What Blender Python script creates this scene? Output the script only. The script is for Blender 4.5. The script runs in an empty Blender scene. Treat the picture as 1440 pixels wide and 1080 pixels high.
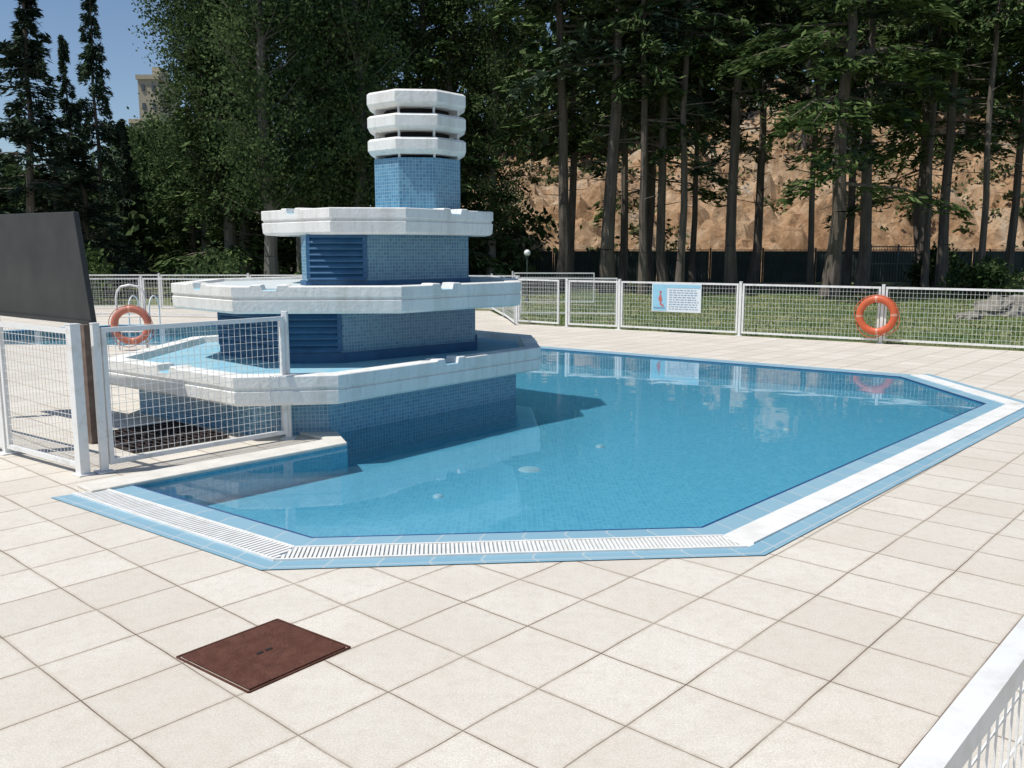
import bpy, bmesh, math, random
import numpy as np
from mathutils import Vector, Matrix, noise
from mathutils.geometry import tessellate_polygon
random.seed(7)
scene=bpy.context.scene
COL=scene.collection
rad=math.radians

# ------------------------------------------------------------------ helpers
class MB:
    def __init__(s): s.v=[];s.f=[];s.m=[];s.uv=[]
    def face(s,pts,mi=0,uv=None):
        b=len(s.v); s.v+= [tuple(p) for p in pts]; s.f.append(list(range(b,b+len(pts)))); s.m.append(mi)
        s.uv.append(uv if uv else [(p[0],p[1]) for p in pts])
    def prism(s,p0,p1,r0,r1=None,n=4,mi=0,caps=True,up=(0,0,1),ph=None):
        r1=r0 if r1 is None else r1
        a=Vector(p0);b=Vector(p1);d=(b-a)
        if d.length<1e-6:return
        L=d.length;d.normalize();u=Vector(up)
        if abs(d.dot(u))>.98:u=Vector((1,0,0))
        x=d.cross(u).normalized();y=d.cross(x).normalized()
        ph=math.pi/n if ph is None else ph
        A=[];B=[]
        for i in range(n):
            t=ph+2*math.pi*i/n; o=x*math.cos(t)+y*math.sin(t)
            A.append(a+o*r0);B.append(b+o*r1)
        for i in range(n):
            j=(i+1)%n; w=2*math.pi*r0/n
            s.face([A[j],A[i],B[i],B[j]],mi,[(w*(i+1),0),(w*i,0),(w*i,L),(w*(i+1),L)])
        if caps:
            s.face(A,mi);s.face(B[::-1],mi)
    def tube(s,ps,r,n=8):
        for u_,v_ in zip(ps,ps[1:]): s.prism(u_,v_,r,n=n)
    def sq(s,p0,p1,w,h=None,mi=0):
        h=w if h is None else h
        a=Vector(p0);b=Vector(p1);d=(b-a).normalized()
        if abs(d.z)>.9: x=Vector((1,0,0));y=Vector((0,1,0))
        else: x=d.cross(Vector((0,0,1))).normalized();y=x.cross(d)
        A=[a+x*i*w/2+y*j*h/2 for i,j in((-1,-1),(1,-1),(1,1),(-1,1))]
        B=[q+(b-a) for q in A]
        for i in range(4):
            j=(i+1)%4; s.face([A[i],A[j],B[j],B[i]],mi)
        s.face(A[::-1],mi);s.face(B,mi)
    def box(s,c,size,rz=0,mi=0):
        c=Vector(c);hx,hy,hz=[q/2 for q in size];R=Matrix.Rotation(rz,3,'Z')
        P=[c+R@Vector((x*hx,y*hy,z*hz)) for x in(-1,1) for y in(-1,1) for z in(-1,1)]
        for q in((0,1,3,2),(4,6,7,5),(0,4,5,1),(2,3,7,6),(0,2,6,4),(1,5,7,3)):
            s.face([P[k] for k in q],mi)
    def extrude(s,poly,z0,z1,mi=0,top=True,bottom=True,mtop=None):
        n=len(poly);u=0
        for i in range(n):
            a=poly[i];b=poly[(i+1)%n];L=math.dist(a,b)
            s.face([(a[0],a[1],z0),(b[0],b[1],z0),(b[0],b[1],z1),(a[0],a[1],z1)],mi,[(u,z0),(u+L,z0),(u+L,z1),(u,z1)])
            u+=L
        if top: s.face([(p[0],p[1],z1) for p in poly],mi if mtop is None else mtop)
        if bottom: s.face([(p[0],p[1],z0) for p in poly][::-1],mi)
    def obj(s,name,mats,parent=None,origin=(0,0,0),smooth=False,bevel=0,merge=False,label=None):
        me=bpy.data.meshes.new(name)
        o3=Vector(origin)
        me.from_pydata([tuple(Vector(v)-o3) for v in s.v],[],s.f)
        for m in mats: me.materials.append(m)
        me.polygons.foreach_set('material_index',s.m)
        uvl=me.uv_layers.new(name='UVMap')
        uvl.data.foreach_set('uv',[c for f in s.uv for q in f for c in q])
        if merge or bevel:
            bm=bmesh.new();bm.from_mesh(me);bmesh.ops.remove_doubles(bm,verts=bm.verts,dist=1e-5)
            bmesh.ops.recalc_face_normals(bm,faces=bm.faces)
            bm.to_mesh(me);bm.free()
        if smooth: me.polygons.foreach_set('use_smooth',[True]*len(me.polygons))
        ob=bpy.data.objects.new(name,me);COL.objects.link(ob)
        if bevel:
            bv=ob.modifiers.new('Bevel','BEVEL');bv.width=bevel;bv.segments=2;bv.limit_method='ANGLE'
        if parent: ob.parent=parent
        if label: ob['label']=label
        return ob

def thing(name,label,cat,loc=(0,0,0),rz=0,group=None):
    e=bpy.data.objects.new(name,None);COL.objects.link(e)
    e.empty_display_size=.3;e.location=loc;e.rotation_euler=(0,0,rz)
    e['label']=label;e['category']=cat
    if group:e['group']=group
    return e
def tag(o,label,cat,group=None):
    o['label']=label;o['category']=cat
    if group:o['group']=group
    return o
def clone(src,loc,rz=0,sc=1,label=None):
    e=src.copy();COL.objects.link(e);e.location=loc;e.rotation_euler=(0,0,rz)
    e.scale=(sc,sc,sc) if not isinstance(sc,tuple) else sc
    if label:e['label']=label
    for c in src.children:
        k=c.copy();COL.objects.link(k);k.parent=e
    return e

def miters(poly,closed=True):
    n=len(poly);out=[]
    def nrm(a,b):
        d=Vector((b[0]-a[0],b[1]-a[1])).normalized();return Vector((d.y,-d.x))
    for i in range(n):
        if closed or 0<i<n-1:
            n1=nrm(poly[i-1],poly[i]);n2=nrm(poly[i],poly[(i+1)%n])
            m=(n1+n2).normalized();m=m/max(.2,m.dot(n1))
        elif i==0: m=nrm(poly[0],poly[1])
        else: m=nrm(poly[-2],poly[-1])
        out.append(m)
    return out
def offset(poly,o):
    return [(p[0]+m.x*o,p[1]+m.y*o) for p,m in zip(poly,miters(poly))]

# ------------------------------------------------------------------ materials
def newmat(name):
    m=bpy.data.materials.new(name);m.use_nodes=True;nt=m.node_tree
    for n in list(nt.nodes): nt.nodes.remove(n)
    out=nt.nodes.new('ShaderNodeOutputMaterial')
    return m,nt,out
def N(nt,t,**k):
    n=nt.nodes.new('ShaderNode'+t)
    for a,b in k.items():
        if a.startswith('i_'):
            key=a[2:]
            key=int(key) if key.isdigit() else key.replace('_',' ')
            n.inputs[key].default_value=b
        else: setattr(n,a,b)
    return n
def L(nt,a,b): nt.links.new(a,b)
def rgba(c): return (c[0],c[1],c[2],1)
def mixc(nt,fac,a,b,blend='MIX'):
    n=nt.nodes.new('ShaderNodeMix');n.data_type='RGBA';n.blend_type=blend
    for s,v in((n.inputs[0],fac),(n.inputs[6],a),(n.inputs[7],b)):
        if hasattr(v,'links'): nt.links.new(v,s)
        elif isinstance(v,(int,float)): s.default_value=v
        else: s.default_value=rgba(v)
    return n.outputs[2]
def ramp(nt,src,stops):
    r=nt.nodes.new('ShaderNodeValToRGB')
    e=r.color_ramp.elements
    while len(e)<len(stops): e.new(.5)
    for k,(p,c) in zip(e,stops):
        k.position=p;k.color=rgba(c) if not isinstance(c,(int,float)) else (c,c,c,1)
    nt.links.new(src,r.inputs[0]);return r.outputs[0]
def pbr(name,c1,c2=None,scale=4,rough=.6,metal=0,bump=0,bscale=40,streak=False,detail=6,lo=.35,hi=.7,spec=.5,grime=None,gamt=.7):
    m,nt,out=newmat(name)
    b=N(nt,'BsdfPrincipled');L(nt,b.outputs[0],out.inputs[0])
    b.inputs['Roughness'].default_value=rough;b.inputs['Metallic'].default_value=metal
    b.inputs['Specular IOR Level'].default_value=spec
    tc=N(nt,'TexCoord');vec=tc.outputs['Object']
    if streak:
        mp=N(nt,'Mapping');mp.inputs['Scale'].default_value=(1,1,.15);L(nt,vec,mp.inputs[0]);vec=mp.outputs[0]
    if c2 is None: c2=tuple(x*.8 for x in c1)
    nz=N(nt,'TexNoise',i_Scale=scale,i_Detail=detail,i_Roughness=.65);L(nt,vec,nz.inputs['Vector'])
    col=ramp(nt,nz.outputs[0],[(lo,c1),(hi,c2)])
    if grime:
        n3=N(nt,'TexNoise',i_Scale=22,i_Detail=6,i_Roughness=.8);L(nt,vec,n3.inputs['Vector'])
        col=mixc(nt,ramp(nt,n3.outputs[0],[(.54,0.0),(.74,gamt)]),col,grime)
    L(nt,col,b.inputs['Base Color'])
    if bump:
        n2=N(nt,'TexNoise',i_Scale=bscale,i_Detail=4);L(nt,tc.outputs['Object'],n2.inputs['Vector'])
        bp=N(nt,'Bump',i_Strength=bump,i_Distance=.02);L(nt,n2.outputs[0],bp.inputs['Height']);L(nt,bp.outputs[0],b.inputs['Normal'])
    return m

def mosaic(name,c1,c2,grout,ts=.045,mort=.004,rough=.25,blotch=.35):
    m,nt,out=newmat(name)
    b=N(nt,'BsdfPrincipled',i_Roughness=rough);L(nt,b.outputs[0],out.inputs[0])
    tc=N(nt,'TexCoord');uv=tc.outputs['UV']
    br=N(nt,'TexBrick',offset=0,squash=1);br.inputs['Scale'].default_value=1
    br.inputs['Brick Width'].default_value=ts;br.inputs['Row Height'].default_value=ts
    br.inputs['Mortar Size'].default_value=mort;br.inputs['Mortar Smooth'].default_value=.2
    L(nt,uv,br.inputs['Vector'])
    dv=N(nt,'VectorMath',operation='SCALE',i_Scale=1/ts);L(nt,uv,dv.inputs[0])
    fl=N(nt,'VectorMath',operation='FLOOR');L(nt,dv.outputs[0],fl.inputs[0])
    wn=N(nt,'TexWhiteNoise');L(nt,fl.outputs[0],wn.inputs['Vector'])
    col=mixc(nt,wn.outputs[0],c1,c2)
    nz=N(nt,'TexNoise',i_Scale=2.5,i_Detail=5);L(nt,tc.outputs['Object'],nz.inputs['Vector'])
    col=mixc(nt,ramp(nt,nz.outputs[0],[(.3,0.0),(.75,blotch)]),col,tuple(.6*x+.4*y for x,y in zip(c1,grout)))
    L(nt,mixc(nt,br.outputs['Fac'],col,grout),b.inputs['Base Color'])
    bp=N(nt,'Bump',i_Strength=.3,i_Distance=.004,invert=True);L(nt,br.outputs['Fac'],bp.inputs['Height']);L(nt,bp.outputs[0],b.inputs['Normal'])
    return m

def paving():
    m,nt,out=newmat('concrete_paving')
    b=N(nt,'BsdfPrincipled',i_Roughness=.85);L(nt,b.outputs[0],out.inputs[0])
    b.inputs['Specular IOR Level'].default_value=.25
    tc=N(nt,'TexCoord')
    mp=N(nt,'Mapping',vector_type='TEXTURE');mp.inputs['Location'].default_value=(.367,3.46,0);mp.inputs['Rotation'].default_value=(0,0,rad(48))
    L(nt,tc.outputs['Object'],mp.inputs[0])
    nw=N(nt,'TexNoise',i_Scale=3.0,i_Detail=1);L(nt,mp.outputs[0],nw.inputs['Vector'])
    sb=N(nt,'VectorMath',operation='SUBTRACT');L(nt,nw.outputs['Color'],sb.inputs[0]);sb.inputs[1].default_value=(.5,.5,.5)
    scl=N(nt,'VectorMath',operation='SCALE',i_Scale=.014);L(nt,sb.outputs[0],scl.inputs[0])
    ad=N(nt,'VectorMath',operation='ADD');L(nt,mp.outputs[0],ad.inputs[0]);L(nt,scl.outputs[0],ad.inputs[1])
    flat=N(nt,'VectorMath',operation='MULTIPLY');flat.inputs[1].default_value=(1,1,0);L(nt,ad.outputs[0],flat.inputs[0])
    v=flat.outputs[0]
    br=N(nt,'TexBrick',offset=0,squash=1);br.inputs['Scale'].default_value=1
    br.inputs['Brick Width'].default_value=.4;br.inputs['Row Height'].default_value=.4
    br.inputs['Mortar Size'].default_value=.003;br.inputs['Mortar Smooth'].default_value=.35
    L(nt,v,br.inputs['Vector'])
    dv=N(nt,'VectorMath',operation='MULTIPLY_ADD');dv.inputs[1].default_value=(2.5,2.5,0);dv.inputs[2].default_value=(0,0,.5);L(nt,v,dv.inputs[0])
    fl=N(nt,'VectorMath',operation='FLOOR');L(nt,dv.outputs[0],fl.inputs[0])
    wn=N(nt,'TexWhiteNoise');L(nt,fl.outputs[0],wn.inputs['Vector'])
    col=mixc(nt,wn.outputs[0],(.78,.735,.65),(.67,.625,.545))
    n1=N(nt,'TexNoise',i_Scale=1.1,i_Detail=8,i_Roughness=.75);L(nt,tc.outputs['Object'],n1.inputs['Vector'])
    col=mixc(nt,ramp(nt,n1.outputs[0],[(.38,0.0),(.72,.55)]),col,(.54,.48,.40))
    n2=N(nt,'TexNoise',i_Scale=130,i_Detail=4,i_Roughness=.7);L(nt,tc.outputs['Object'],n2.inputs['Vector'])
    col=mixc(nt,ramp(nt,n2.outputs[0],[(.40,.0),(.62,.62)]),col,(.48,.435,.365))
    n4=N(nt,'TexNoise',i_Scale=16,i_Detail=8,i_Roughness=.85);L(nt,tc.outputs['Object'],n4.inputs['Vector'])
    col=mixc(nt,ramp(nt,n4.outputs[0],[(.48,.0),(.70,.55)]),col,(.48,.43,.36))
    n5=N(nt,'TexNoise',i_Scale=1.7,i_Detail=2);L(nt,tc.outputs['Object'],n5.inputs['Vector'])
    jd=N(nt,'Math',operation='MULTIPLY');L(nt,br.outputs['Fac'],jd.inputs[0]);L(nt,ramp(nt,n5.outputs[0],[(.35,.45),(.62,1.0)]),jd.inputs[1])
    br2=N(nt,'TexBrick',offset=0,squash=1);br2.inputs['Scale'].default_value=1
    br2.inputs['Brick Width'].default_value=.4;br2.inputs['Row Height'].default_value=.4
    br2.inputs['Mortar Size'].default_value=.022;br2.inputs['Mortar Smooth'].default_value=1
    L(nt,v,br2.inputs['Vector'])
    hm=N(nt,'Math',operation='MULTIPLY');L(nt,br2.outputs['Fac'],hm.inputs[0]);L(nt,ramp(nt,n4.outputs[0],[(.35,.15),(.65,.7)]),hm.inputs[1])
    col=mixc(nt,hm.outputs[0],col,(.43,.35,.26))
    L(nt,mixc(nt,jd.outputs[0],col,(.15,.105,.075)),b.inputs['Base Color'])
    bp=N(nt,'Bump',i_Strength=.7,i_Distance=.006,invert=True);L(nt,br.outputs['Fac'],bp.inputs['Height'])
    bp2=N(nt,'Bump',i_Strength=.35,i_Distance=.003);L(nt,n2.outputs[0],bp2.inputs['Height']);L(nt,bp.outputs[0],bp2.inputs['Normal'])
    L(nt,bp2.outputs[0],b.inputs['Normal'])
    return m

def foliage(name,dark,light,trans=.3,scale=.6):
    m,nt,out=newmat(name)
    d=N(nt,'BsdfDiffuse')
    tc=N(nt,'TexCoord');nz=N(nt,'TexNoise',i_Scale=scale,i_Detail=2,i_Roughness=.6);L(nt,tc.outputs['Object'],nz.inputs['Vector'])
    g=N(nt,'NewGeometry')
    add=N(nt,'Math',operation='MULTIPLY_ADD',i_1=.45,i_2=-.22);L(nt,g.outputs['Random Per Island'],add.inputs[0])
    s=N(nt,'Math',operation='ADD');L(nt,nz.outputs[0],s.inputs[0]);L(nt,add.outputs[0],s.inputs[1])
    oi=N(nt,'ObjectInfo')
    col=ramp(nt,s.outputs[0],[(.3,dark),(.72,light)])
    hs=N(nt,'HueSaturation');r=N(nt,'Math',operation='MULTIPLY_ADD',i_1=.6,i_2=.7);L(nt,oi.outputs['Random'],r.inputs[0]);L(nt,r.outputs[0],hs.inputs['Value']);L(nt,col,hs.inputs['Color'])
    L(nt,hs.outputs[0],d.inputs['Color'])
    if trans>0:
        t=N(nt,'BsdfTranslucent');mx=N(nt,'MixShader',i_0=trans);L(nt,hs.outputs[0],t.inputs['Color'])
        L(nt,d.outputs[0],mx.inputs[1]);L(nt,t.outputs[0],mx.inputs[2]);L(nt,mx.outputs[0],out.inputs[0])
    else: L(nt,d.outputs[0],out.inputs[0])
    return m

def watermat():
    m,nt,out=newmat('pool_water')
    tr=N(nt,'BsdfTransparent');tr.inputs[0].default_value=(.85,.945,.985,1)
    gl=N(nt,'BsdfGlossy',i_Roughness=.03);gl.inputs[0].default_value=(1,1,1,1)
    tc=N(nt,'TexCoord')
    mp=N(nt,'Mapping');mp.inputs['Scale'].default_value=(1,1.3,1);L(nt,tc.outputs['Object'],mp.inputs[0])
    nz=N(nt,'TexNoise',i_Scale=1.3,i_Detail=2);L(nt,mp.outputs[0],nz.inputs['Vector'])
    bp=N(nt,'Bump',i_Strength=.025,i_Distance=.12);L(nt,nz.outputs[0],bp.inputs['Height'])
    fr=N(nt,'Fresnel',i_IOR=1.34);L(nt,bp.outputs[0],fr.inputs['Normal']);L(nt,bp.outputs[0],gl.inputs['Normal'])
    mx=N(nt,'MixShader');L(nt,fr.outputs[0],mx.inputs[0]);L(nt,tr.outputs[0],mx.inputs[1]);L(nt,gl.outputs[0],mx.inputs[2]);L(nt,mx.outputs[0],out.inputs[0])
    return m

M={}
M['pave']=paving()
M['white_rim']=pbr('painted_concrete_white',(.81,.80,.76),(.57,.55,.49),scale=5,rough=.65,bump=.25,bscale=30,streak=True,lo=.45,hi=.82,grime=(.38,.36,.31),gamt=.55)
M['white_metal']=pbr('painted_steel_white',(.78,.78,.76),(.52,.49,.43),scale=9,rough=.4,lo=.5,hi=.85)
M['white_grate']=pbr('grate_plastic_white',(.84,.83,.80),(.70,.68,.62),scale=12,rough=.5)
M['channel']=pbr('gutter_channel',(.30,.36,.39),(.20,.25,.28),scale=8,rough=.6)
M['white_cover']=pbr('gutter_cover_white',(.84,.83,.80),(.68,.67,.62),scale=5,rough=.55,bump=.1)
M['kerbmat']=pbr('kerb_stone',(.74,.71,.64),(.60,.56,.49),scale=5,rough=.7,bump=.2)
M['tile_col']=mosaic('mosaic_column',(.05,.185,.32),(.12,.32,.46),(.27,.39,.46),.036,.0036)
M['tile_pool']=mosaic('mosaic_pool',(.085,.325,.45),(.135,.41,.53),(.16,.42,.53),.035,.0028,blotch=.2)
M['cope']=mosaic('coping_tile_blue',(.20,.385,.49),(.26,.44,.53),(.42,.50,.53),.24,.006,rough=.5)
M['navy']=pbr('navy_tile',(.015,.05,.17),(.02,.07,.22),rough=.3)
M['blue_dark']=pbr('blue_panel_paint',(.018,.085,.19),(.03,.13,.26),scale=5,rough=.5)
M['basin']=pbr('basin_blue_paint',(.26,.54,.68),(.42,.58,.62),scale=4,rough=.45,lo=.4,hi=.7)
M['basin_grey']=pbr('basin_worn_paint',(.55,.62,.64),(.66,.66,.62),scale=4,rough=.6,lo=.4,hi=.7)
M['dark']=pbr('recess_shade',(.012,.012,.014),rough=.9)  # near-black colour standing in for the shade inside slots, louvres and hollows
M['rust']=pbr('rusty_steel',(.078,.027,.016),(.13,.055,.036),scale=14,rough=.85,bump=.4,bscale=90,lo=.35,hi=.75,grime=(.04,.018,.013),spec=.3)
M['gratedark']=pbr('dark_steel_grating',(.030,.022,.020),(.06,.035,.028),scale=14,rough=.8)
M['rustpost']=pbr('rusty_post',(.12,.08,.06),(.2,.15,.12),scale=10,rough=.8)
M['sheet']=pbr('grey_sheet_steel',(.028,.028,.027),(.055,.053,.050),scale=2,rough=.55,metal=.1,grime=(.075,.07,.062),gamt=.35)
M['orange']=pbr('orange_plastic',(.62,.10,.03),(.5,.12,.05),scale=10,rough=.5)
M['orange_old']=pbr('faded_orange_plastic',(.50,.14,.09),(.42,.17,.12),scale=10,rough=.6)
M['buoywhite']=pbr('reflective_band',(.62,.26,.16),(.6,.34,.25),rough=.4)
M['bark']=pbr('bark',(.08,.064,.05),(.20,.165,.135),scale=6,rough=.95,bump=.8,bscale=18,streak=True)
M['barkpale']=pbr('bark_pale',(.13,.12,.10),(.24,.22,.18),scale=6,rough=.95,bump=.6,bscale=18,streak=True)
M['ground']=pbr('dry_ground',(.16,.13,.09),(.08,.09,.04),scale=.4,rough=.95,bump=.3,bscale=6)
M['lawn']=pbr('lawn_soil',(.06,.11,.028),(.22,.22,.095),scale=.5,rough=.95,bump=.5,bscale=30,lo=.4,hi=.62)
M['grass']=foliage('grass_blades',(.04,.09,.02),(.21,.27,.08),.3,.6)
M['conif']=foliage('conifer_foliage',(.020,.040,.016),(.12,.17,.065),0,.8)
M['conif2']=foliage('conifer_foliage_blue',(.022,.042,.028),(.105,.145,.09),0,.8)
M['conifb']=foliage('cedar_foliage_bright',(.04,.075,.025),(.18,.25,.09),.25,.9)
M['poplar']=foliage('poplar_foliage',(.032,.062,.026),(.15,.21,.085),.35,.9)
M['wood']=foliage('far_foliage',(.025,.042,.020),(.09,.125,.05),0,.25)
M['scrub']=foliage('scrub_foliage',(.03,.045,.018),(.11,.12,.055),0,.4)
M['greenfence']=pbr('dark_green_fence',(.018,.034,.026),(.05,.065,.055),scale=1.5,rough=.6)
M['gategrey']=pbr('grey_gate_steel',(.16,.17,.17),(.1,.11,.11),scale=3,rough=.6)
M['rock']=pbr('rock',(.26,.24,.20),(.15,.14,.11),scale=4,rough=.9,bump=.8,bscale=8)
M['wallbeige']=pbr('beige_render',(.50,.44,.32),(.42,.37,.28),scale=2,rough=.9)
M['window']=pbr('window_glass',(.10,.11,.12),rough=.25)
M['signwhite']=pbr('sign_white',(.74,.79,.81),(.69,.75,.79),rough=.4)
M['signblue']=pbr('sign_blue',(.27,.55,.70),(.32,.6,.74),rough=.4)
M['signred']=pbr('sign_red',(.55,.16,.14),rough=.4)
M['signgrey']=pbr('sign_lettering',(.22,.36,.50),rough=.5)
M['globe']=pbr('opal_globe',(.85,.85,.83),(.8,.8,.78),rough=.2)
M['drain']=pbr('drain_plastic',(.33,.50,.56),rough=.5)
M['water']=watermat()
def hillmat():
    m,nt,out=newmat('quarry_hillside')
    b=N(nt,'BsdfDiffuse');L(nt,b.outputs[0],out.inputs[0])
    tc=N(nt,'TexCoord')
    n1=N(nt,'TexNoise',i_Scale=.22,i_Detail=8,i_Roughness=.75,i_Distortion=.8);L(nt,tc.outputs['Object'],n1.inputs['Vector'])
    col=ramp(nt,n1.outputs[0],[(.3,(.28,.16,.085)),(.44,(.50,.31,.175)),(.56,(.62,.44,.28)),(.66,(.60,.52,.41)),(.8,(.34,.29,.2))])
    n2=N(nt,'TexNoise',i_Scale=1.6,i_Detail=9,i_Roughness=.85);L(nt,tc.outputs['Object'],n2.inputs['Vector'])
    col=mixc(nt,ramp(nt,n2.outputs[0],[(.49,0.0),(.62,.75)]),col,(.20,.12,.065))
    n3=N(nt,'TexNoise',i_Scale=.5,i_Detail=5,i_Roughness=.8);mo=N(nt,'Mapping');mo.inputs['Location'].default_value=(7,3,9);L(nt,tc.outputs['Object'],mo.inputs[0]);L(nt,mo.outputs[0],n3.inputs['Vector'])
    col=mixc(nt,ramp(nt,n3.outputs[0],[(.57,0.0),(.67,.7)]),col,(.10,.10,.055))
    L(nt,col,b.inputs['Color'])
    bp=N(nt,'Bump',i_Strength=.8,i_Distance=.4);L(nt,n2.outputs[0],bp.inputs['Height']);L(nt,bp.outputs[0],b.inputs['Normal'])
    return m
M['hill']=hillmat()

# ------------------------------------------------------------------ ground, pool
PD=-.24
WZ=-.012
KE=(-1.40,7.39)
POOL=[(-2.65,6.08),(-1.15,4.94),(1.13,5.13),(5.09,9.43),(5.05,11.47),(-5.9,19.4),(-8.6,19.3),(-10.8,17.4),(-9.8,15.5),(-4.8,15.3),(-2.6,11.5),(-1.75,8.3),KE]
def sheet(name,outer,hole,z,mat):
    loops=[[Vector((p[0],p[1],0)) for p in outer]]
    if hole: loops.append([Vector((p[0],p[1],0)) for p in hole])
    tr=tessellate_polygon(loops);pts=[p for l in loops for p in l]
    me=bpy.data.meshes.new(name);me.from_pydata([(p.x,p.y,z) for p in pts],[],[t for t in tr])
    bm=bmesh.new();bm.from_mesh(me)
    for f in bm.faces:
        f.normal_update()
        if f.normal.z<0:f.normal_flip()
    bm.to_mesh(me);bm.free()
    me.materials.append(mat);o=bpy.data.objects.new(name,me);COL.objects.link(o);o['kind']='structure';return o
sheet('ground',[(-900,-300),(900,-300),(900,1500),(-900,1500)],POOL,-.035,M['ground'])
FL=[(14,10.73),(2.2,18.4),(.1,19.9),(-.6,24),(-6,25.5),(-18,26)]
sheet('pavement',[(-18,-4),(14,-4)]+FL,POOL,0,M['pave'])
sheet('lawn',[(14,10.75),(40,9),(44,45),(-30,45),(-30,26)]+[(x,y+.02) for x,y in FL[::-1]][0:5],None,-.01,M['lawn'])

mb=MB()
n=len(POOL);u=0
for i in range(n):
    a=POOL[i];b=POOL[(i+1)%n];l=math.dist(a,b)
    mb.face([(a[0],a[1],0),(a[0],a[1],PD),(b[0],b[1],PD),(b[0],b[1],0)],0,[(u,0),(u,PD),(u+l,PD),(u+l,0)]);u+=l
tr=tessellate_polygon([[Vector((p[0],p[1],0)) for p in POOL]])
for t in tr:
    mb.face([(POOL[k][0],POOL[k][1],PD) for k in t],0)
o=mb.obj('pool_basin',[M['tile_pool']],merge=True);o['kind']='structure'
mb=MB()
for t in tr: mb.face([(POOL[k][0],POOL[k][1],WZ) for k in t],0)
o=mb.obj('water',[M['water']],merge=True);o['kind']='structure'
if o.data.polygons[0].normal.z<0: o.data.flip_normals()

path=POOL[:9]
mit=miters(path,False);mit[0]=Vector((-.86,-.60));
GI,GO,CO=.19,.385,.515
def strip(mb,seg,o0,o1,z,mi=0):
    u=0
    for i in seg:
        a=Vector(path[i]);b=Vector(path[i+1]);l=(b-a).length
        P=[a+mit[i]*o1,b+mit[i+1]*o1,b+mit[i+1]*o0,a+mit[i]*o0]
        mb.face([(p.x,p.y,z) for p in P],mi,[(u,o1),(u+l,o1),(u+l,o0),(u,o0)]);u+=l
cp=MB()
strip(cp,range(8),.0,.018,.006,1)
strip(cp,range(8),.018,GI,.006,0)
strip(cp,range(4),GO,CO,.006,0)
strip(cp,range(4,8),GI,.30,.006,0)
for i in range(8):
    a=Vector(path[i]);b=Vector(path[i+1])
    cp.face([(a.x,a.y,-.0115),(b.x,b.y,-.0115),(b.x,b.y,.006),(a.x,a.y,.006)],1)
cope=cp.obj('pool_coping',[M['cope'],M['navy']])
cope['kind']='structure'
def grate(name,i,label,pitch,solid=False):
    a=Vector(path[i]);b=Vector(path[i+1]);A0=a+mit[i]*GI;B0=b+mit[i+1]*GI;A1=a+mit[i]*GO;B1=b+mit[i+1]*GO
    W_=GO-GI
    g=MB()
    base=Vector((a.x,a.y,0))
    t=thing(name,label,'drain grate',(a.x,a.y,0))
    tr_=MB();tr_.face([(p.x,p.y,.005) for p in (A1,B1,B0,A0)],0);
    tr_.obj('channel',[M['channel'] if not solid else M['white_cover']],t,base)
    d=(b-a).normalized();nn=Vector((d.y,-d.x))
    if solid:
        s0=(A0-a).dot(d);s1=(B0-a).dot(d);k=int((s1-s0)/.33);w=(s1-s0)/k
        for j in range(k):
            c=a+d*(s0+w*(j+.5))+nn*(GI+W_/2)
            g.box((c.x,c.y,.010),(w-.002,W_-.002,.014),math.atan2(d.y,d.x))
        g.obj('cover',[M['white_cover']],t,base,bevel=.002)
    else:
        s0=min((A0-a).dot(d),(A1-a).dot(d));s1=max((B0-a).dot(d),(B1-a).dot(d))
        k=int((s1-s0)/pitch)
        for j in range(k):
            s=s0+pitch*(j+.5)
            def ok(s,q):
                e0=(A0-a).dot(d)+((A1-A0).dot(d))*(q-GI)/W_
                e1=(B0-a).dot(d)+((B1-B0).dot(d))*(q-GI)/W_
                return e0<=s<=e1
            qs=[q for q in np.linspace(GI,GO,13) if ok(s,q)]
            if len(qs)<3: continue
            p0=a+d*s+nn*qs[0];p1=a+d*s+nn*qs[-1]
            g.sq((p0.x,p0.y,.009),(p1.x,p1.y,.009),pitch*.64,.008)
        g.obj('slats',[M['white_grate']],t,base)
        fr=MB()
        for P,Q in((A0,B0),(A1,B1)):
            fr.sq((P.x,P.y,.0105),(Q.x,Q.y,.0105),.016,.013)
        fr.obj('frame',[M['white_grate']],t,base)
    return t
grate('drain_grate',0,'white slatted overflow grate along the blue pool edge',.034)
grate('drain_grate',1,'white slatted overflow grate between blue coping tiles',.024)
grate('gutter_cover',2,'bright white gutter cover slabs along the pool edge',.022,True)
grate('gutter_cover',3,'bright white gutter cover slabs at the far pool corner',.022,True)
k=MB();d=(Vector(KE)-Vector((-2.65,6.08))).normalized();nl=Vector((-d.y,d.x))
a=Vector((-2.65,6.08))-d*.30;b=Vector(KE)
poly=[(a.x,a.y),(b.x,b.y),(-1.58,7.86),(-1.92,7.83),(b.x+nl.x*.26-.02,b.y+nl.y*.26-.02),(a.x+nl.x*.26,a.y+nl.y*.26)]
k.extrude(poly,.0,.026)
o=k.obj('kerb',[M['kerbmat']],bevel=.008);o['kind']='structure'
def drain(x,y,r):
    g=MB();segs=24
    for j in range(segs):
        t0=2*math.pi*j/segs;t1=2*math.pi*(j+1)/segs
        pr=[(0,.02),(.55,.018),(.85,.01),(1,.0)]
        for q in range(3):
            r0,z0=pr[q];r1,z1=pr[q+1]
            g.face([(math.cos(t)*rr*r,math.sin(t)*rr*r,zz) for t,rr,zz in((t0,r0,z0),(t0,r1,z1),(t1,r1,z1),(t1,r0,z0))][(1 if r0==0 else 0):],0)
    o=g.obj('pool_drain',[M['drain']],smooth=True,merge=True)
    o.location=(x,y,PD)
    tag(o,'round pale drain cover on the blue pool floor','drain','drains on the pool floor')
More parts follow.
